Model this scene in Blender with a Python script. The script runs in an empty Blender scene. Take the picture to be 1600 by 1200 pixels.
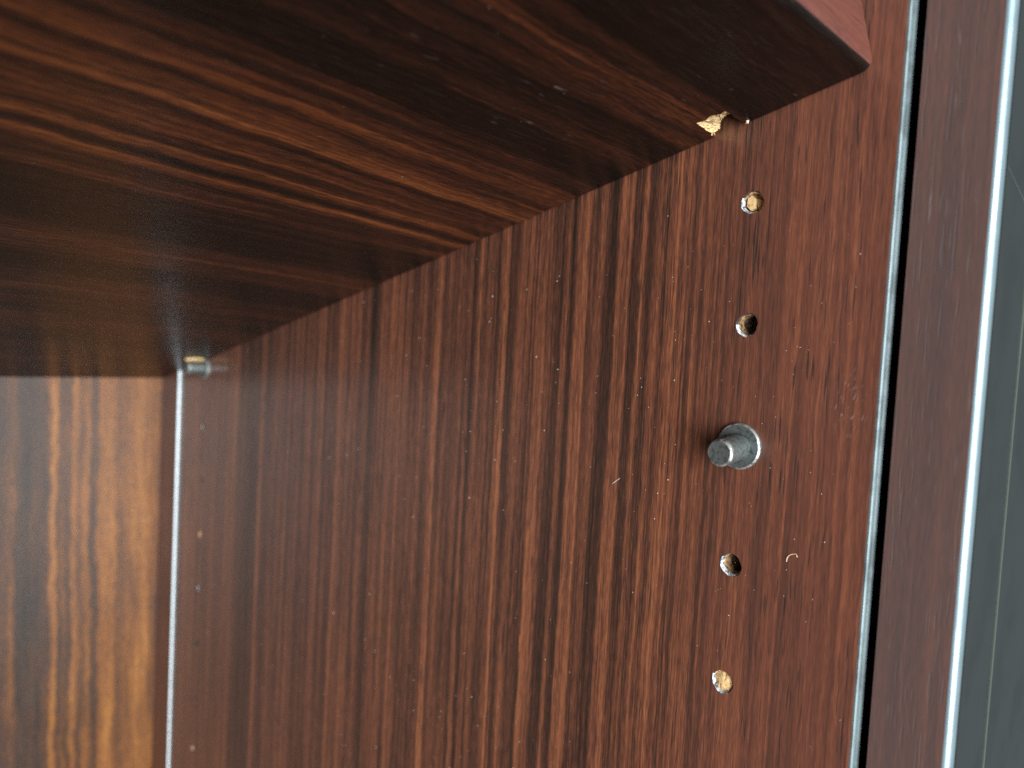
import bpy, bmesh, math, random
from mathutils import Vector, Matrix
random.seed(7)
sc = bpy.context.scene
R = math.radians

# ------------------------------------------------------------------ camera
YAW, PITCH, ROLL = R(45.80771), R(-2.910158), R(3.088561)
CAM = Vector((-0.18299, -0.09286, 0.02310))
f = Vector((math.sin(YAW)*math.cos(PITCH), math.cos(YAW)*math.cos(PITCH), math.sin(PITCH)))
r = Vector((math.cos(YAW), -math.sin(YAW), 0)); u = r.cross(f)
r2 = math.cos(ROLL)*r + math.sin(ROLL)*u
u2 = -math.sin(ROLL)*r + math.cos(ROLL)*u
cam = bpy.data.cameras.new('camera'); cam_o = bpy.data.objects.new('camera', cam)
sc.collection.objects.link(cam_o); sc.camera = cam_o
cam_o.matrix_world = Matrix(((r2.x, u2.x, -f.x, CAM.x), (r2.y, u2.y, -f.y, CAM.y), (r2.z, u2.z, -f.z, CAM.z), (0, 0, 0, 1)))
cam.sensor_width = 36.0; cam.lens = 36.0*1161.34/1600.0
cam.clip_start = 0.005; cam.clip_end = 50
cam.dof.use_dof = True; cam.dof.focus_distance = 0.205; cam.dof.aperture_fstop = 9.5

# ------------------------------------------------------------------ light: a room, one window behind the photographer
w = bpy.data.worlds.new('World'); sc.world = w; w.use_nodes = True
bg = w.node_tree.nodes['Background']; bg.inputs[0].default_value = (0.92, 0.97, 1.0, 1); bg.inputs[1].default_value = 0.13
def area(name, loc, target, sx, sy, watts, col):
    l = bpy.data.lights.new(name, 'AREA'); l.shape = 'RECTANGLE'; l.size = sx; l.size_y = sy
    l.energy = watts; l.color = col
    o = bpy.data.objects.new(name, l); sc.collection.objects.link(o); o.location = loc
    o.rotation_euler = (Vector(target)-Vector(loc)).to_track_quat('-Z', 'Y').to_euler()
    return o
area('window_light', (-1.15, -1.75, -0.10), (-1.15, 0.0, -0.10), 2.1, 1.5, 158, (0.90, 0.97, 1.0))
sc.view_settings.view_transform = 'Standard'; sc.view_settings.look = 'None'
sc.view_settings.exposure = 0.25; sc.view_settings.gamma = 1.0
sc.cycles.use_denoising = False

# ------------------------------------------------------------------ node helpers
class N:
    def __init__(s, tree): s.t = tree; s.n = tree.nodes; s.l = tree.links
    def put(s, inp, v):
        if hasattr(v, 'is_output'): s.l.new(v, inp)
        else: inp.default_value = v
    def m(s, op, a, b=0.0, c=None, clamp=False):
        n = s.n.new('ShaderNodeMath'); n.operation = op; n.use_clamp = clamp
        s.put(n.inputs[0], a); s.put(n.inputs[1], b)
        if c is not None: s.put(n.inputs[2], c)
        return n.outputs[0]
    def add(s, *a):
        o = a[0]
        for b in a[1:]: o = s.m('ADD', o, b)
        return o
    def mul(s, a, b): return s.m('MULTIPLY', a, b)
    def comb(s, x, y, z=0.0):
        n = s.n.new('ShaderNodeCombineXYZ')
        for i, v in enumerate((x, y, z)): s.put(n.inputs[i], v)
        return n.outputs[0]
    def noise(s, vec, scale=1.0, detail=2.0, rough=0.5, dist=0.0):
        n = s.n.new('ShaderNodeTexNoise'); n.noise_dimensions = '3D'
        s.put(n.inputs['Vector'], vec); n.inputs['Scale'].default_value = scale
        n.inputs['Detail'].default_value = detail; n.inputs['Roughness'].default_value = rough
        n.inputs['Distortion'].default_value = dist
        return n.outputs['Fac']
    def rng(s, v, a, b, c=0.0, d=1.0, smooth=True):
        n = s.n.new('ShaderNodeMapRange'); n.interpolation_type = 'SMOOTHSTEP' if smooth else 'LINEAR'
        s.put(n.inputs[0], v)
        for i, k in enumerate((a, b, c, d)): n.inputs[i+1].default_value = k
        return n.outputs[0]
    def ramp(s, v, stops):
        n = s.n.new('ShaderNodeValToRGB'); e = n.color_ramp.elements
        while len(e) < len(stops): e.new(0.5)
        for i, (p, c) in enumerate(stops):
            e[i].position = p; e[i].color = (*c, 1)
        s.put(n.inputs[0], v); return n.outputs[0]
    def mix(s, fac, a, b, mode='MIX'):
        n = s.n.new('ShaderNodeMix'); n.data_type = 'RGBA'; n.blend_type = mode
        s.put(n.inputs[0], fac); s.put(n.inputs[6], a if hasattr(a, 'is_output') else (*a, 1)); s.put(n.inputs[7], b if hasattr(b, 'is_output') else (*b, 1))
        return n.outputs[2]
    def curve(s, v, pts, lo, hi, seg=0.09):
        """tone read from a list of (position, tone) points, in short stretches so that fine stripes survive"""
        k = max(1, math.ceil((hi-lo)/seg)); out = None
        def at(x):
            if x <= pts[0][0]: return pts[0][1]
            for (a, ta), (b, tb) in zip(pts, pts[1:]):
                if a <= x <= b: return ta + (tb-ta)*(x-a)/max(b-a, 1e-9)
            return pts[-1][1]
        for i in range(k):
            a = lo+(hi-lo)*i/k; b = lo+(hi-lo)*(i+1)/k
            c = s.n.new('ShaderNodeFloatCurve'); cu = c.mapping.curves[0]
            P = [(0, at(a))]+[((x-a)/(b-a), t) for x, t in pts if a < x < b]+[(1, at(b))]
            cu.points[0].location = P[0]; cu.points[1].location = P[-1]
            for p in P[1:-1]: cu.points.new(*p)
            for p in cu.points: p.handle_type = 'VECTOR'
            c.mapping.update()
            s.put(c.inputs['Value'], s.rng(v, a, b, 0, 1, False))
            o = c.outputs[0]
            if out is None: out = o
            else:
                g = s.m('GREATER_THAN', v, a)
                out = s.add(s.mul(out, s.m('SUBTRACT', 1.0, g)), s.mul(o, g))
        return out

def new_mat(name):
    m = bpy.data.materials.new(name); m.use_nodes = True
    return m, N(m.node_tree), m.node_tree.nodes['Principled BSDF']

DARK = (0.0085, 0.0055, 0.0042)
ROSE = [(0.0, DARK), (0.18, (0.018, 0.0100, 0.0072)), (0.38, (0.050, 0.0198, 0.0130)), (0.56, (0.124, 0.0410, 0.0220)), (0.75, (0.242, 0.081, 0.035)), (1.0, (0.41, 0.157, 0.062))]
AMBER = [(0.0, (0.016, 0.0105, 0.0085)), (0.22, (0.030, 0.018, 0.013)), (0.45, (0.062, 0.026, 0.0125)), (0.62, (0.125, 0.046, 0.0145)), (0.80, (0.195, 0.076, 0.0205)), (1.0, (0.29, 0.128, 0.038))]
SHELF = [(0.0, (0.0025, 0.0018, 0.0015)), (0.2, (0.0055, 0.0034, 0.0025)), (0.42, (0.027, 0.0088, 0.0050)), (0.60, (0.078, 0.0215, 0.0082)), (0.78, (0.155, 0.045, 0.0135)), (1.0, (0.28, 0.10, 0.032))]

def wood(name, across, along, pts=None, rangeu=(0, 1), pal=ROSE, tilt=0.0, seed=0.0, k=(0.30, 0.26, 0.16, 0.10), base=0.45,
         freq=(60, 300, 720), rough=0.30, warp=(0.0011, 0.00035), pores=0.75, red=None, pale=None, bend=None, dust=0.0, blotch=0.10, spec=0.5, fuzz=0.0014, pin=1.8, sheen=0.0):
    m, n, b = new_mat(name)
    tc = n.n.new('ShaderNodeTexCoord'); sp = n.n.new('ShaderNodeSeparateXYZ'); n.l.new(tc.outputs['Object'], sp.inputs[0])
    U = sp.outputs[across]; V = sp.outputs[along]
    wa = n.noise(n.comb(n.mul(U, 14), n.mul(V, 9), seed), 1, 2)
    wb = n.noise(n.comb(n.mul(U, 90), n.mul(V, 60), seed+3), 1, 2)
    W = n.add(U, n.mul(V, tilt), n.mul(n.m('SUBTRACT', wa, 0.5), warp[0]*4), n.mul(n.m('SUBTRACT', wb, 0.5), warp[1]*4))
    fz = n.noise(n.comb(n.mul(U, 2600), n.mul(V, 120), seed+15), 1, 2, 0.6)
    W = n.add(W, n.mul(n.m('SUBTRACT', fz, 0.5), fuzz))
    if bend: W = n.add(W, bend(n, U, V))
    n1 = n.noise(n.comb(n.mul(W, freq[0]), n.mul(V, 0.9), seed+1), 1, 2)
    n2 = n.noise(n.comb(n.mul(W, freq[1]), n.mul(V, 2.2), seed+2), 1, 3, 0.6)
    n3 = n.noise(n.comb(n.mul(W, freq[2]), n.mul(V, 9), seed+5), 1, 3, 0.65)
    n6 = n.noise(n.comb(n.mul(W, freq[2]*2.3), n.mul(V, 4), seed+17), 1, 2, 0.6)
    n4 = n.noise(n.comb(n.mul(U, 3600), n.mul(V, 230), seed+6), 1, 2, 0.6)
    n5 = n.noise(n.comb(n.mul(W, 130), n.mul(V, 16), seed+9), 1, 3, 0.6)
    t0 = n.curve(W, pts, *rangeu) if pts else base
    t = n.add(t0, n.mul(n.m('SUBTRACT', n6, 0.5), k[2]*pin), n.mul(n.m('SUBTRACT', n1, 0.5), k[0]*2), n.mul(n.m('SUBTRACT', n2, 0.5), k[1]*2), n.mul(n.m('SUBTRACT', n3, 0.5), k[2]*2),
              n.mul(n.m('SUBTRACT', n4, 0.5), k[3]*2), n.mul(n.m('SUBTRACT', n5, 0.5), blotch*2))
    col = n.ramp(t, pal)
    if red: col = red(n, col, U, V)
    # open pores: short dark dashes along the grain
    pn = n.noise(n.comb(n.mul(U, 1700), n.mul(V, 70), seed+7), 1, 1)
    pm = n.noise(n.comb(n.mul(W, 120), n.mul(V, 12), seed+8), 1, 1)
    pore = n.mul(n.rng(pn, 0.61, 0.70), n.rng(pm, 0.32, 0.58))
    col = n.mix(n.mul(pore, pores), col, (0.010, 0.006, 0.0045))
    if pale: col = pale(n, col, U, V, W)
    if dust:
        dn = n.noise(n.comb(n.mul(U, 900), n.mul(V, 760), seed+11), 1, 1)
        dm = n.noise(n.comb(n.mul(U, 20), n.mul(V, 20), seed+12), 1, 2)
        dmask = n.mul(n.rng(dn, 0.80, 0.86), n.rng(dm, 0.42, 0.62))
        col = n.mix(n.mul(dmask, dust), col, (0.42, 0.36, 0.31))
    n.l.new(col, b.inputs['Base Color'])
    rn = n.noise(n.comb(n.mul(U, 30), n.mul(V, 22), seed+13), 1, 3)
    n.l.new(n.add(n.mul(n.m('SUBTRACT', rn, 0.5), 0.16), n.mul(n.m('SUBTRACT', n4, 0.5), 0.12), n.mul(pore, 0.2), rough), b.inputs['Roughness'])
    b.inputs['Specular IOR Level'].default_value = spec
    b.inputs['Sheen Weight'].default_value = sheen; b.inputs['Sheen Roughness'].default_value = 0.45
    bp = n.n.new('ShaderNodeBump'); bp.inputs['Strength'].default_value = 0.35; bp.inputs['Distance'].default_value = 0.00012
    h = n.add(n.mul(n3, 0.35), n.mul(n4, 0.30), n.mul(pore, -0.9))
    n.l.new(h, bp.inputs['Height']); n.l.new(bp.outputs[0], b.inputs['Normal'])
    return m

def plain(name, col, rough=0.5, metal=0.0, var=0.25, scale=900, bump=0.0, dark=None, thr=(0.45, 0.65)):
    m, n, b = new_mat(name)
    tc = n.n.new('ShaderNodeTexCoord')
    v = n.noise(tc.outputs['Object'], scale, 4, 0.6)
    d = dark or tuple(c*(1-var) for c in col)
    n.l.new(n.mix(n.rng(v, *thr), col, d), b.inputs['Base Color'])
    n.l.new(n.rng(v, 0.3, 0.7, rough*0.8, min(1, rough*1.25)), b.inputs['Roughness'])
    b.inputs['Metallic'].default_value = metal
    if bump:
        bp = n.n.new('ShaderNodeBump'); bp.inputs['Strength'].default_value = 0.6; bp.inputs['Distance'].default_value = bump
        n.l.new(v, bp.inputs['Height']); n.l.new(bp.outputs[0], b.inputs['Normal'])
    return m

# tone of the veneer stripes, read across the grain: (start, end, tone) in metres
def bands(lst, e=0.0009, sq=1.0):
    pts = []
    for a, b, t in lst:
        d = min(e, (b-a)*0.35)
        t = (0.46 if sq > 0.7 else 0.475)+(t-0.46)*sq
        pts += [(a+d, t), (b-d, t)]
    return sorted(pts)

SIDE_PX = [(1331, 1300, .50), (1300, 1262, .56), (1262, 1240, .46), (1240, 1205, .54), (1205, 1180, .45), (1180, 1150, .52), (1150, 1132, .40), (1132, 1112, .50), (1112, 1098, .40),
    (1098, 1086, .55), (1086, 1076, .42), (1076, 1062, .55), (1062, 1055, .40), (1055, 1039, .46), (1039, 1026, .74), (1026, 1012, .36), (1012, 999, .58), (999, 988, .30), (988, 980, .60),
    (980, 966, .27), (966, 944, .67), (944, 925, .14), (925, 914, .58), (914, 902, .20), (902, 882, .57), (882, 872, .10), (872, 863, .56), (863, 846, .15), (846, 826, .65),
    (826, 817, .34), (817, 810, .48), (810, 801, .36), (801, 792, .60), (792, 782, .26), (782, 771, .72), (771, 756, .38), (756, 748, .52), (748, 740, .40), (740, 730, .56), (730, 726, .14),
    (726, 720, .52), (720, 712, .33), (712, 705, .48), (705, 696, .40), (696, 684, .46), (684, 678, .38), (678, 667, .62), (667, 663, .44), (663, 650, .30), (650, 631, .40), (631, 602, .56),
    (602, 580, .44), (580, 571, .12), (571, 552, .38), (552, 521, .54), (521, 502, .30), (502, 493, .56), (493, 456, .43), (456, 438, .41), (438, 431, .52), (431, 410, .32), (410, 402, .55),
    (402, 369, .17), (369, 362, .52), (362, 343, .42), (343, 283, .40)]
FPX = 1161.34
def hit_side(px, py=750):
    d = f + r2*((px-800)/FPX) - u2*((py-600)/FPX)
    return CAM + d*(-CAM.x/d.x)
def su(px):
    return hit_side(px).y
SIDE = bands([(su(a), su(b), t) for a, b, t in SIDE_PX], sq=0.50)

def red_side(n, col, U, V):
    # the veneer turns redder and plainer towards the front
    g = n.rng(U, 0.035, -0.02)
    col = n.mix(n.mul(g, 0.45), col, (0.125, 0.050, 0.033))
    return n.mix(n.mul(g, 0.25), col, n.mix(1.0, col, (1.2, 0.92, 0.98), 'MULTIPLY'))
def scuff_side(n, col, U, V, W):
    dy = n.m('SUBTRACT', U, -0.0275); dz = n.m('SUBTRACT', V, 0.0135)
    d = n.m('SQRT', n.add(n.mul(n.mul(dy, dy), 4.5), n.mul(dz, dz)))
    s = n.noise(n.comb(n.mul(n.add(U, n.mul(V, .25)), 2600), n.mul(V, 420), 4.0), 1, 2)
    mk = n.mul(n.rng(d, 0.012, 0.001), n.rng(s, 0.60, 0.72))
    return n.mix(n.mul(mk, 0.45), col, (0.42, 0.36, 0.34))
M = {}
M['side'] = wood('rosewood_side', 1, 2, SIDE, (-0.034, 0.40), ROSE, tilt=0.0, spec=0.68, seed=1.3, k=(0.02, 0.25, 0.32, 0.28), sheen=0.02, rough=0.26, red=red_side, pale=scuff_side, dust=0.85, warp=(0.00035, 0.00022), blotch=0.09, fuzz=0.0011)

BACK_PX = [(-400, -300, .5), (-300, -200, .3), (-200, -150, .6), (-150, -80, .35), (-80, -30, .2), (-30, 11, .28), (11, 22, .45), (22, 45, .12), (45, 66, .20), (66, 79, .34), (79, 92, .78), (92, 98, .36), (98, 104, .55), (104, 111, .30), (111, 123, .72), (123, 129, .40),
    (129, 144, .70), (144, 153, .25), (153, 184, .76), (184, 195, .50), (195, 216, .66), (216, 239, .77), (239, 250, .60)]
def bu(px):
    d = f + r2*((px-800)/FPX) - u2*((690-600)/FPX); p = CAM + d*((0.391-CAM.y)/d.y); return p.x + 0.012*p.z
BACK = bands([(bu(a), bu(b), t) for a, b, t in BACK_PX], 0.0022, 0.71)
M['back'] = wood('rosewood_back', 0, 2, BACK, (-0.30, 0.01), AMBER, tilt=-0.012*-1, seed=5.1, k=(0.03, 0.14, 0.24, 0.34), rough=0.33, spec=0.38, warp=(0.0014, 0.0012), freq=(40, 220, 900), pores=0.55, blotch=0.30, fuzz=0.0036)

SHELF_B = bands([(-.02, .006, .12), (.006, .031, .06), (.031, .036, .34), (.036, .041, .50), (.041, .046, .30), (.046, .050, .46), (.050, .060, .16), (.060, .066, .30), (.066, .081, .12), (.081, .087, .44), (.087, .090, .30), (.090, .101, .56), (.101, .104, .36), (.104, .112, .55), (.112, .116, .72), (.116, .119, .28),
    (.119, .128, .48), (.128, .132, .36), (.132, .137, .70), (.137, .141, .20), (.141, .146, .62), (.146, .150, .34), (.150, .160, .44), (.160, .168, .16), (.168, .194, .10), (.194, .204, .34), (.204, .214, .42), (.214, .224, .34), (.224, .246, .08), (.246, .262, .26), (.262, .268, .40), (.268, .300, .22), (.300, .322, .34), (.322, .350, .18), (.350, .44, .25)], 0.0015, 0.88)
def bend_shelf(n, U, V):
    # the figure drifts across the board away from the end
    g = n.rng(U, 0.16, 0.24); g2 = n.rng(U, 0.04, 0.10)
    return n.add(n.mul(V, -0.05), n.mul(n.mul(V, g2), -0.075), n.mul(n.mul(V, g), -0.06))
def pale_shelf(n, col, U, V, W):
    # waxed-up pores near the front of the shelf
    s = n.noise(n.comb(n.mul(W, 900), n.mul(V, 130), 2.0), 1, 1)
    g = n.noise(n.comb(n.mul(U, 45), n.mul(V, 45), 8.0), 1, 2)
    mk = n.mul(n.mul(n.rng(s, 0.70, 0.80), n.rng(g, 0.42, 0.6)), n.rng(U, 0.11, 0.03))
    return n.mix(n.mul(mk, 0.5), col, (0.20, 0.16, 0.14))
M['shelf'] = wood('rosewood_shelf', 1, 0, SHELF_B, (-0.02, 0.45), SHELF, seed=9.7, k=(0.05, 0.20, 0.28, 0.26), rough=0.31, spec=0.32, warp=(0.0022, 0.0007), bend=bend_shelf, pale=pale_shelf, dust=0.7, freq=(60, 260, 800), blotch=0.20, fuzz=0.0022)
def pale_frame(n, col, U, V, W):
    s = n.noise(n.comb(n.mul(W, 1100), n.mul(V, 75), 6.0), 1, 1)
    g = n.noise(n.comb(n.mul(U, 160), n.mul(V, 30), 3.0), 1, 2)
    col = n.mix(0.55, col, (0.090, 0.060, 0.056))
    return n.mix(n.mul(n.mul(n.rng(s, 0.66, 0.76), n.rng(g, 0.40, 0.58)), 0.22), col, (0.30, 0.25, 0.24))
M['frame'] = wood('dark_frame_wood', 1, 2, None, pal=ROSE, base=0.46, seed=14.2, k=(0.10, 0.12, 0.16, 0.16), rough=0.44, pores=0.6, warp=(0.0006, 0.0003), blotch=0.12, dust=0.5, pale=pale_frame)
M['batten'] = wood('dark_batten_wood', 1, 2, None, pal=ROSE, base=0.44, seed=21.0, k=(0.05, 0.06, 0.06, 0.05), rough=0.42, pores=0.3)
M['carcase'] = wood('dark_carcase_wood', 0, 1, None, pal=ROSE, base=0.30, seed=31.0, k=(0.12, 0.1, 0.08, 0.05), rough=0.4, pores=0.3)
M['shelf_edge'] = wood('shelf_edge_painted_glare', 2, 0, None, pal=[(0, (0.035, 0.012, 0.010)), (0.5, (0.130, 0.043, 0.031)), (1, (0.30, 0.115, 0.08))], base=0.40, seed=40.0, k=(0.2, 0.2, 0.2, 0.2), rough=0.30, pores=0.6)  # lighter red puts the pink glare of the front face into the colour
M['edge_glint'] = plain('painted_edge_highlight', (0.23, 0.30, 0.33), 0.38, 0.6, 0.25, 70)  # pale metallic colour stands in for the window highlight on the dark edge
M['teal'] = plain('grey_edge_strip', (0.135, 0.175, 0.182), 0.42, 0, 0.4, 140)
M['pale_strip'] = plain('pale_edge_strip', (0.62, 0.70, 0.73), 0.5, 0, 0.15, 300)
M['black'] = plain('dark_groove', (0.006, 0.006, 0.006), 0.8)
M['raw'] = plain('raw_chipboard', (0.62, 0.42, 0.20), 0.9, 0, 0.3, 900, 0.0004, dark=(0.34, 0.17, 0.06), thr=(0.5, 0.72))
M['plug'] = plain('raw_wood_plug', (0.60, 0.38, 0.17), 0.8, 0, 0.3, 700, 0.0003, dark=(0.36, 0.18, 0.07), thr=(0.5, 0.7))
M['hole_wall'] = plain('raw_hole_wall', (0.46, 0.26, 0.12), 0.9, 0, 0.3, 800, 0.0003, dark=(0.10, 0.045, 0.02), thr=(0.42, 0.62))
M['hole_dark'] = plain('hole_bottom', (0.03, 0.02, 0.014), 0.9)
M['lacquer_chip'] = plain('chipped_lacquer', (0.50, 0.53, 0.54), 0.5, 0, 0.4, 1100, 0.0002, dark=(0.07, 0.075, 0.08), thr=(0.45, 0.58))
M['pin'] = plain('aged_dark_metal', (0.17, 0.185, 0.18), 0.46, 0.7, 0.3, 900, 0.00006, dark=(0.07, 0.08, 0.078))
M['worn'] = plain('worn_metal_edge', (0.50, 0.49, 0.45), 0.42, 0.75, 0.3, 700, 0.00005, dark=(0.14, 0.145, 0.14), thr=(0.45, 0.60))
M['dust'] = plain('dust', (0.60, 0.54, 0.47), 0.9)
M['fibre'] = plain('pale_fibre', (0.72, 0.50, 0.32), 0.8)
M['door'] = plain('dark_door_gloss', (0.016, 0.021, 0.021), 0.26, 0, 0.15, 40)
M['bead'] = plain('dull_bead', (0.055, 0.06, 0.05), 0.6)

# ------------------------------------------------------------------ mesh helpers
COL = sc.collection
def obj(name, bm, mat, parent=None, smooth=False, label=None):
    bmesh.ops.recalc_face_normals(bm, faces=bm.faces)
    me = bpy.data.meshes.new(name); bm.to_mesh(me); bm.free()
    for x in (mat if isinstance(mat, (list, tuple)) else [mat]): me.materials.append(M[x])
    if smooth:
        for p in me.polygons: p.use_smooth = True
    if smooth: me.set_sharp_from_angle(angle=R(30))
    o = bpy.data.objects.new(name, me); COL.objects.link(o); o.parent = parent
    if label: o['label'] = label
    return o
def box(bm, x0, x1, y0, y1, z0, z1):
    v = [bm.verts.new((x, y, z)) for x in (x0, x1) for y in (y0, y1) for z in (z0, z1)]
    for q in ((0, 1, 3, 2), (4, 6, 7, 5), (0, 4, 5, 1), (2, 3, 7, 6), (0, 2, 6, 4), (1, 5, 7, 3)): bm.faces.new([v[i] for i in q])
    return v
def prism_z(poly, z0, z1, bm=None):
    bm = bm or bmesh.new()
    a = [bm.verts.new((x, y, z0)) for x, y in poly]; b = [bm.verts.new((x, y, z1)) for x, y in poly]
    bm.faces.new(a[::-1]); bm.faces.new(b)
    k = len(poly)
    for i in range(k): bm.faces.new((a[i], a[(i+1) % k], b[(i+1) % k], b[i]))
    return bm
def thing(name, label, cat, loc=(0, 0, 0), group=None):
    o = bpy.data.objects.new(name, None); COL.objects.link(o); o.location = loc; o.empty_display_size = 0.02
    o['label'] = label; o['category'] = cat
    if group: o['group'] = group
    return o

Z0, Z1 = -0.46, 0.30
cab = thing('cabinet', 'open cabinet of striped dark red rosewood veneer with a lighter amber back', 'cabinet')

# ------------------------------------------------------------------ side panel with its drilled peg holes
HF = [(0.0010, 2), (0.0002, 1), (0.0, 0), (0.0, -1), (0.0001, -2)]
RJ = random.Random(77)
HOLES = [(y, k*0.032, 0.0028, 'f%d' % k) for y, k in HF] + [(0.331+RJ.uniform(-.0007, .0007), -k*0.032+RJ.uniform(-.0005, .0005), RJ.uniform(0.0013, 0.0019), 'r') for k in range(0, 9)]
def rim(seed, rad, n=28, am=0.07):
    rg = random.Random(seed); ph = [rg.uniform(0, 6.28) for _ in range(4)]
    return [rad*(1+am*(0.5*math.sin(2*a+ph[0])+0.4*math.sin(3*a+ph[1])+0.35*math.sin(7*a+ph[2])+0.2*math.sin(11*a+ph[3]))) for a in [2*math.pi*i/n for i in range(n)]]
bm = bmesh.new()
Y0, Y1, XB = -0.0335, 0.391, 0.0048
outer = [bm.verts.new((0, y, z)) for y, z in ((Y0, Z0), (Y1, Z0), (Y1, Z1), (Y0, Z1))]
edges = [bm.edges.new((outer[i], outer[(i+1) % 4])) for i in range(4)]
rims = []
for i, (y, z, rad, tag) in enumerate(HOLES):
    rr = rim(100+i, rad*1.10); n = len(rr); rims.append(rr)
    vs = [bm.verts.new((0, y+rr[j]*math.cos(2*math.pi*j/n), z+rr[j]*math.sin(2*math.pi*j/n))) for j in range(n)]
    edges += [bm.edges.new((vs[j], vs[(j+1) % n])) for j in range(n)]
bmesh.ops.triangle_fill(bm, use_beauty=True, edges=edges)
back = [bm.verts.new((XB, v.co.y, v.co.z)) for v in outer]
for i in range(4): bm.faces.new((outer[i], outer[(i+1) % 4], back[(i+1) % 4], back[i]))
side = obj('side_panel', bm, 'side', cab, label='striped dark red rosewood side panel with two columns of peg holes')
for i, (y, z, rad, tag) in enumerate(HOLES):
    rr = rims[i]; n = len(rr); rg = random.Random(i)
    bm = bmesh.new(); rings = []
    plug = tag == 'f-2'; half = tag == 'f2'; rear = tag == 'r'
    prof = [(1.0, 0.0), (0.90, 0.0005), (0.86, 0.0012), (0.84, 0.0022 if plug else 0.0046)]
    if plug: prof = [(1.0, 0.0), (0.90, 0.0006), (0.84, 0.0010), (0.80, 0.0008), (0.45, 0.0004)]
    if half: prof = [(1.0, 0.0), (0.92, 0.0006), (0.82, 0.0010), (0.78, 0.0024)]
    if rear: prof = [(1.0, 0.0), (0.92, 0.0002), (0.84, 0.0009), (0.74, 0.0032)]
    for q, (s, d) in enumerate(prof):
        rings.append([bm.verts.new((d*(1+(0.25*rg.uniform(-1, 1) if 0 < q else 0)), y+rr[j]*s*math.cos(2*math.pi*j/n), z+rr[j]*s*math.sin(2*math.pi*j/n))) for j in range(n)])
    for q in range(len(rings)-1):
        for j in range(n):
            fc = bm.faces.new((rings[q][j], rings[q][(j+1) % n], rings[q+1][(j+1) % n], rings[q+1][j]))
            a = 2*math.pi*j/n
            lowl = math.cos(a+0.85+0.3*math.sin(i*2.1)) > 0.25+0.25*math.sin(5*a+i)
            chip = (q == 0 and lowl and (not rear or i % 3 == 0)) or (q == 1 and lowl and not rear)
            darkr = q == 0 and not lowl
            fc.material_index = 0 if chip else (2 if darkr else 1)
    c = bm.verts.new((prof[-1][1]*(1.0 if not plug else 0.6), y, z))
    for j in range(n):
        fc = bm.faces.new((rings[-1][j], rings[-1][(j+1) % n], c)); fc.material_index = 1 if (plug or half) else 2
    obj('peg_hole', bm, ['lacquer_chip', 'plug' if plug else ('hole_dark' if rear and i % 4 else 'hole_wall'), 'hole_dark'], side)
    if half:      # half-filled hole: a pale sliver of wood standing in it
        bm = bmesh.new(); pl = [bm.verts.new((d, y+a*rad, z+b*rad)) for a, b, d in ((.62, .45, .0007), (.66, -.30, .0006), (.2, -.72, .0005), (-.12, -.55, .0006), (-.08, .40, .0008), (.25, .68, .0008))]
        bm.faces.new(pl); ex = bmesh.ops.extrude_face_region(bm, geom=list(bm.faces)); bmesh.ops.translate(bm, verts=[g for g in ex['geom'] if isinstance(g, bmesh.types.BMVert)], vec=(0.0012, 0, 0))
        obj('wood_sliver', bm, 'plug', side)

# grey strip on the front edge of the side panel: shallow channel with two lips
P = [(0.0000, -0.0335), (-0.0001, -0.0340), (0.0002, -0.03425), (0.0008, -0.0341), (0.0012, -0.03365), (0.0038, -0.03365), (0.0042, -0.0341), (0.0046, -0.03425), (0.0050, -0.0340), (0.0050, -0.0335)]
obj('edge_strip', prism_z(P, Z0, Z1), 'teal', side, label='thin grey strip on the front edge of the side panel')

# carcase board behind the panel, front frame strip and the groove between
bm = bmesh.new(); box(bm, 0.0052, 0.024, -0.0335, 0.410, Z0, Z1); obj('outer_board', bm, 'carcase', cab)
bm = bmesh.new(); box(bm, 0.0120, 0.024, -0.0366, -0.0336, Z0, Z1); obj('groove_floor', bm, 'black', cab)
def rounded(x0, x1, y0, y1, rad, n=8):
    # inner (x0) front (y0) corner rounded
    return [(x0, y1), (x0, y0+rad)] + [(x0+rad-rad*math.cos(t*math.pi/2/n), y0+rad-rad*math.sin(t*math.pi/2/n)) for t in range(1, n)] + [(x0+rad, y0), (x1, y0), (x1, y1)]
edge_glint = [(0.0025, -0.05225)] + [(0.0049-0.0024*math.cos(t*math.pi/16), -0.0522-0.0018*math.sin(t*math.pi/16)) for t in range(0, 9)] + [(0.0062, -0.0538), (0.0062, -0.05225)]  # added rounded piece that carries the highlight of the frame's front edge
obj('edge_highlight', prism_z(edge_glint, Z0, Z1), 'edge_glint', cab, smooth=True, label='rounded front edge, its window highlight put into a pale colour')
bm = bmesh.new(); box(bm, 0.0025, 0.0062, -0.0522, -0.0367, Z0, Z1)
box(bm, 0.00621, 0.026, -0.0370, -0.0367, Z0, Z1)
obj('front_frame', bm, 'frame', cab, smooth=True, label='dark brown front frame strip between the groove and the bright front edge')

# back batten (slightly wedge-shaped) with its pale front edge, back panel, floor, far side
bm = bmesh.new()
v = []
for z, t in ((Z0, 0.00025), (0.0, 0.0013), (Z1, 0.0022)):
    v.append([bm.verts.new(p) for p in ((-t, 0.3665, z), (-0.00005, 0.3665, z), (-0.00005, 0.3908, z), (-t, 0.3908, z))])
for a, b in zip(v, v[1:]):
    for i in range(4): bm.faces.new((a[i], a[(i+1) % 4], b[(i+1) % 4], b[i]))
bm.faces.new(v[0]); bm.faces.new(v[-1][::-1])
bat = obj('back_batten', bm, 'batten', cab, label='narrow grey-brown batten in the back corner')
bm = bmesh.new(); v = []
for z, t in ((Z0, 0.00025), (0.0, 0.0013), (Z1, 0.0022)):
    v.append([bm.verts.new(p) for p in ((-t, 0.3655, z), (-0.00006, 0.3655, z), (-0.00006, 0.3664, z), (-t, 0.3664, z))])
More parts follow.
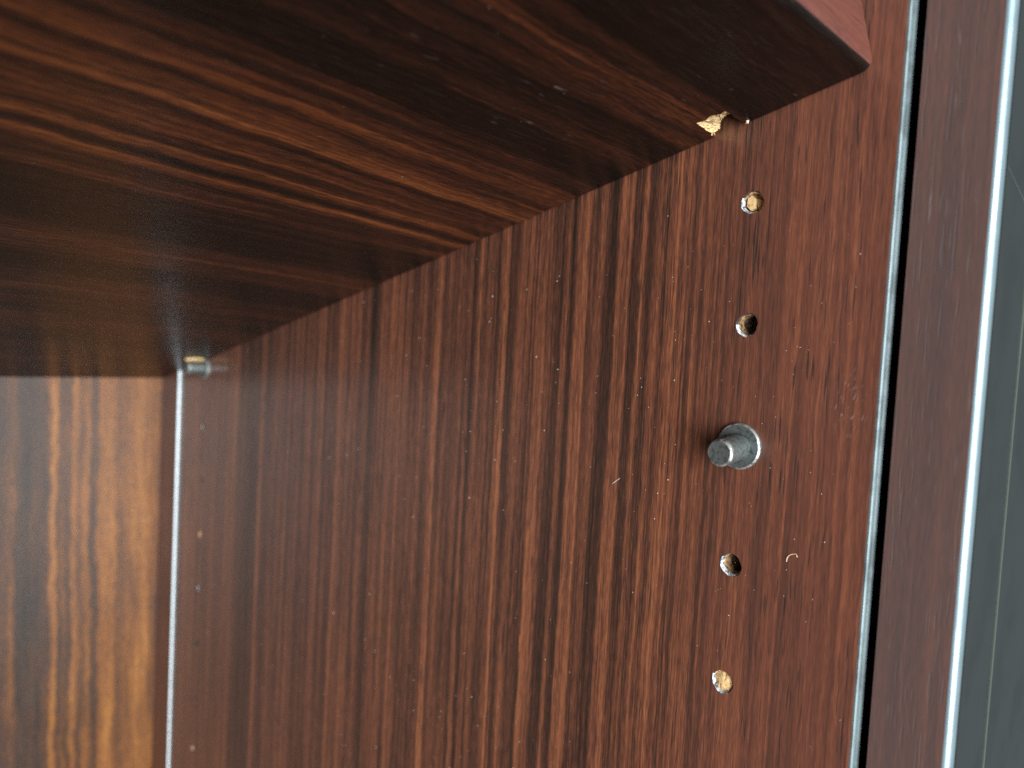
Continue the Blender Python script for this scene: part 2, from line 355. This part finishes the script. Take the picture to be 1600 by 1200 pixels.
for a, b in zip(v, v[1:]):
    for i in range(4): bm.faces.new((a[i], a[(i+1) % 4], b[(i+1) % 4], b[i]))
bm.faces.new(v[0]); bm.faces.new(v[-1][::-1])
obj('pale_edge', bm, 'pale_strip', bat, label='bright pale edge of the back batten')
bm = bmesh.new(); box(bm, -0.76, 0.005, 0.391, 0.400, Z0, Z1); obj('back_panel', bm, 'back', cab, label='amber and brown striped rosewood back panel')
bm = bmesh.new(); box(bm, -0.76, 0.0, -0.0335, 0.3909, Z0-0.018, Z0-0.0001); obj('bottom_panel', bm, 'carcase', cab)
bm = bmesh.new(); box(bm, -0.778, -0.7601, -0.05, 0.40, Z0, Z1); obj('side_panel', bm, 'carcase', cab)

# ------------------------------------------------------------------ the shelf, its front edge lifted
ANG = R(13.583)
A = Vector((0, -0.0272, 0.0922)); ddir = Vector((0, math.cos(ANG), -math.sin(ANG)))
shelf = thing('shelf', 'tilted dark rosewood shelf, seen from below, with chipped veneer on its edge', 'shelf', A)
shelf.rotation_euler = (-ANG, 0, 0)
XE, XL, SL, TH = -0.0008, -0.7590, 0.4300, 0.019
mm = 0.001
SD = Vector((0, math.cos(ANG), -math.sin(ANG))); SN = Vector((0, math.sin(ANG), math.cos(ANG)))
def on_shelf(px, py):
    d = f + r2*((px-800)/FPX) - u2*((py-600)/FPX); p = CAM + d*((A-CAM).dot(SN)/d.dot(SN))
    return (min(XE, p.x), (p-A).dot(SD))
brk = [on_shelf(*p) for p in ((1147, 183.5), (1142, 178.5), (1139, 176), (1135, 173.8), (1132, 174), (1127, 178), (1120, 180), (1113, 180.5), (1109, 182), (1104, 187.5), (1096, 190), (1088, 192.5), (1093, 196.5), (1099, 200), (1104, 204.5), (1112, 208), (1111, 212), (1116, 213), (1120, 215))]
void = [on_shelf(*p) for p in ((1147, 183.5), (1144, 184), (1141, 184), (1138, 187), (1136, 189), (1133, 191), (1130, 194), (1128, 197), (1127, 200), (1127, 205), (1126, 209), (1123, 213), (1121, 215))]
brk[-1] = (XE, brk[-1][1]); void[-1] = (XE, void[-1][1]+0.0001)
lip = [on_shelf(*p) for p in ((1172, 191.5), (1168, 193.5), (1163, 192.5), (1157, 188.5), (1152, 186))]
notch = [(XE, lip[0][1]-0.0012)] + lip + brk
rad = 0.0026
def board(notch, s0, z0, z1):
    return [(XE, s0)] + notch + [(XE, SL), (XL, SL), (XL, s0)]
bm = prism_z(board(notch, 0.0, 0, TH), 0.0, TH)
fe = [e for e in bm.edges if all(abs(v.co.y) < 1e-7 and abs(v.co.z) < 1e-7 for v in e.verts)]
bmesh.ops.bevel(bm, geom=fe, offset=rad, segments=7, affect='EDGES', profile=0.5)
for fc in bm.faces:
    if abs(fc.calc_center_median().y) < 0.0008 and fc.calc_center_median().z > 0.0011: fc.material_index = 1
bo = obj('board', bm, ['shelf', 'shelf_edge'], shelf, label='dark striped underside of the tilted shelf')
# exposed pale core where the veneer has broken away
rg = random.Random(4)
def resample(pl, k):
    L = [0]
    for a, b in zip(pl, pl[1:]): L.append(L[-1]+math.hypot(b[0]-a[0], b[1]-a[1]))
    out = []
    for i in range(k):
        t = L[-1]*i/(k-1)
        for q in range(len(pl)-1):
            if L[q+1] >= t-1e-12:
                g = (t-L[q])/max(L[q+1]-L[q], 1e-9); out.append((pl[q][0]+(pl[q+1][0]-pl[q][0])*g, pl[q][1]+(pl[q+1][1]-pl[q][1])*g)); break
    return out
bm = bmesh.new(); rows = []
for i, (a, b) in enumerate(zip(resample(brk, 46), resample(void, 46))):
    row = []
    for j in range(8):
        t = j/7.0; e = 0 < j < 7
        x = a[0]*(1-t)+b[0]*t; y = a[1]*(1-t)+b[1]*t
        zz = 0.0001 + 0.0011*t*t + (0.0004 if j else 0) + rg.uniform(-0.00035, 0.00035)*(0 < j)
        row.append(bm.verts.new((x+rg.uniform(-.15, .15)*mm*e, y+rg.uniform(-.15, .15)*mm*e, zz)))
    row.append(bm.verts.new((b[0]-0.3*mm, b[1], 0.012)))
    rows.append(row)
for a, b in zip(rows, rows[1:]):
    for j in range(8): bm.faces.new((a[j], a[j+1], b[j+1], b[j]))
obj('exposed_core', bm, 'raw', shelf, True, label='pale chipboard core exposed by broken veneer')
bm = bmesh.new()     # splinter of veneer left at the edge of the break
s0 = on_shelf(1174, 192)
for (x, y, z) in ((-.4, -.5, 0), (-.7, .2, 0), (.1, .9, -.3), (.3, .5, -.25), (0, .1, -.7)): bm.verts.new((s0[0]-0.0006+x*mm, s0[1]+y*mm, z*mm))
bmesh.ops.convex_hull(bm, input=list(bm.verts)); obj('veneer_splinter', bm, 'fibre', shelf)
# chipped veneer over the rear pin
SP = 0.358*1/math.cos(ANG)
bm = bmesh.new(); rg = random.Random(9); lo = []; hi = []
for a in range(18):
    t = 2*math.pi*a/18; q = 1+rg.uniform(-.12, .12)
    x = -0.0068+0.0056*math.cos(t)*q; y = SP-0.0012+0.0034*math.sin(t)*q
    hi.append(bm.verts.new((x, y, -0.00002))); lo.append(bm.verts.new((x*0.98, y, -0.0006-rg.uniform(0, .0002))))
bm.faces.new(lo); bm.faces.new(hi[::-1])
for i in range(18): bm.faces.new((lo[i], lo[(i+1) % 18], hi[(i+1) % 18], hi[i]))
obj('pale_wear_patch', bm, 'raw', shelf, label='pale worn spot above the rear pin')

# ------------------------------------------------------------------ shelf pins
def lathe(prof, n=48, tiltz=0.0, jit=0.0, seed=0):
    """profile of (distance out of the panel, radius); axis along -x, drooping by tiltz"""
    bm = bmesh.new(); rg = random.Random(seed); rings = []
    for d, rad_ in prof:
        if rad_ < 1e-6: rings.append([bm.verts.new((-d, 0, -d*tiltz))])
        else: rings.append([bm.verts.new((-d, rad_*(1+rg.uniform(-jit, jit))*math.cos(2*math.pi*i/n), -d*tiltz+rad_*(1+rg.uniform(-jit, jit))*math.sin(2*math.pi*i/n))) for i in range(n)])
    for a, b in zip(rings, rings[1:]):
        if len(b) == 1:
            for i in range(n): bm.faces.new((a[i], a[(i+1) % n], b[0]))
        else:
            for i in range(n): bm.faces.new((a[i], a[(i+1) % n], b[(i+1) % n], b[i]))
    return bm
def make_pin(label, loc, droop):
    t = thing('shelf_pin', label, 'shelf pin', loc, 'metal shelf pins')
    obj('collar', lathe([(-0.0002, 0.0061), (0.0009, 0.0061), (0.00135, 0.00575), (0.0013, 0.0034)], tiltz=0), 'pin', t)
    obj('collar_rim', lathe([(0.0006, 0.00613), (0.0010, 0.00614), (0.00138, 0.00580), (0.00137, 0.00562)], jit=0.005, seed=3), 'worn', t)
    obj('peg', lathe([(-0.004, 0.0026), (0.0005, 0.0034), (0.0013, 0.0035), (0.0104, 0.0035), (0.0109, 0.0030), (0.0108, 0.0010), (0.0108, 0.0)], tiltz=droop), 'pin', t)
    obj('peg_end_ring', lathe([(0.0098, 0.00352), (0.0104, 0.00354), (0.01085, 0.00318), (0.01092, 0.00296)], tiltz=droop, jit=0.004, seed=5), 'worn', t)
    obj('centre_dot', lathe([(0.0107, 0.00032), (0.01095, 0.00028), (0.0110, 0.0)], 12, droop), 'worn', t)
    for c in t.children:
        for p in c.data.polygons: p.use_smooth = True
        try: c.data.set_sharp_from_angle(angle=R(28))
        except Exception: pass
    return t
make_pin('dark metal shelf pin with round collar standing out of the side panel', (0, -0.0002, 0.0), 0.11)
make_pin('small metal shelf pin at the back, under the tilted shelf', (0, 0.331, 0.0011), 0.0)

# ------------------------------------------------------------------ neighbouring door seen past the front frame
door = thing('neighbouring_cabinet', 'dark grey-green glossy front beyond the bright front edge at the right edge', 'cabinet', (0.0068, -0.0535, -0.46))
bm = bmesh.new(); box(bm, 0.0, 0.0280, -0.0004, 0.0155, 0.0, Z1-Z0); obj('front_stile', bm, 'door', door)
bm = bmesh.new(); box(bm, 0.0298, 0.42, -0.0002, 0.0155, 0.0, Z1-Z0); obj('door_panel', bm, 'door', door)
bm = bmesh.new(); box(bm, 0.0281, 0.0297, -0.0007, 0.012, 0.0, Z1-Z0); obj('edge_bead', bm, 'bead', door)

bm = bmesh.new(); zz = 0.46+0.0655
v4 = [bm.verts.new(p) for p in ((0.0003, -0.00042, zz+0.0024), (0.0240, -0.00042, zz-0.0026), (0.0240, -0.00042, zz-0.0029), (0.0003, -0.00042, zz+0.0022), (0.0003, -0.0006, zz+0.0023), (0.0240, -0.0006, zz-0.00275))]
for q in ((0, 1, 5, 4), (4, 5, 2, 3), (0, 4, 3), (1, 2, 5)): bm.faces.new([v4[i] for i in q])
obj('scratch', bm, 'bead', door, label='fine pale diagonal scratch')

# ------------------------------------------------------------------ dust and fibres
bm = bmesh.new(); rg = random.Random(21)
def speck(c, s, nx):
    vs = []
    for _ in range(6):
        d = Vector((rg.gauss(0, 1), rg.gauss(0, 1), rg.gauss(0, 1))).normalized()*s*rg.uniform(.6, 1.2)
        d -= nx*(d.dot(nx))*0.6
        vs.append(bm.verts.new(c+d))
    bmesh.ops.convex_hull(bm, input=vs)
nX = Vector((-1, 0, 0))
for _ in range(400):
    y = rg.uniform(-0.03, 0.33) if rg.random() < 0.35 else rg.gauss(0.11, 0.07)
    z = 0.05-abs(rg.gauss(0.0, 0.11)) if rg.random() < .5 else -0.10-abs(rg.gauss(0, .06))
    if y < -0.031 or y > 0.36: continue
    if z > 0.0922-(y+0.0272)*math.tan(ANG)-0.004: continue
    speck(Vector((-0.00012, y, z)), rg.choice((0.00009, 0.00011, 0.00014, 0.00018, 0.00024))*(1+1.2*max(0, y)), nX)
for _ in range(90):
    y = rg.gauss(0.0, 0.02); z = rg.gauss(0.0, 0.035)
    if y < -0.031 or (y*y+z*z) < 0.0075**2 or z > 0.06: continue
    speck(Vector((-0.0001, y, z)), rg.choice((0.00009, 0.00011, 0.00014)), nX)
o = obj('dust', bm, 'dust'); o['label'] = 'fine pale dust specks scattered over the side panel'; o['category'] = 'dust'; o['kind'] = 'stuff'
def tube(pts, rad_, n=6):
    bm = bmesh.new(); rings = []
    for i, p in enumerate(pts):
        t = (pts[min(i+1, len(pts)-1)]-pts[max(i-1, 0)]).normalized(); a = t.cross(Vector((1, 0.1, 0.2))).normalized(); b = t.cross(a)
        k = rad_*(0.35 if i in (0, len(pts)-1) else 1)
        rings.append([bm.verts.new(p+a*k*math.cos(6.2832*j/n)+b*k*math.sin(6.2832*j/n)) for j in range(n)])
    for a, b in zip(rings, rings[1:]):
        for j in range(n): bm.faces.new((a[j], a[(j+1) % n], b[(j+1) % n], b[j]))
    return bm
def fibre(name, pxs, rad_, label, mat='fibre'):
    pts = []
    for px, py in pxs:
        p = hit_side(px, py); p.x = -rad_*1.3; pts.append(p)
    sm = []
    for i in range(len(pts)-1):
        p0, p1, p2, p3 = pts[max(i-1, 0)], pts[i], pts[i+1], pts[min(i+2, len(pts)-1)]
        for k in range(5):
            t = k/5; sm.append(0.5*((2*p1)+(p2-p0)*t+(2*p0-5*p1+4*p2-p3)*t*t+(3*p1-p0-3*p2+p3)*t**3))
    sm.append(pts[-1])
    o = obj(name, tube(sm, rad_), mat, None, True); o['label'] = label; o['category'] = 'fibre'
    return o
fibre('curled_fibre', [(1229, 878), (1231, 870), (1237, 866), (1244, 866), (1246, 871)], 0.00009, 'curled pale fibre stuck to the side panel, lower right of the pin')
fibre('fibre', [(957, 756), (962, 752), (969, 747)], 0.00007, 'tiny straight fibre stuck to the side panel left of the pin', 'dust')
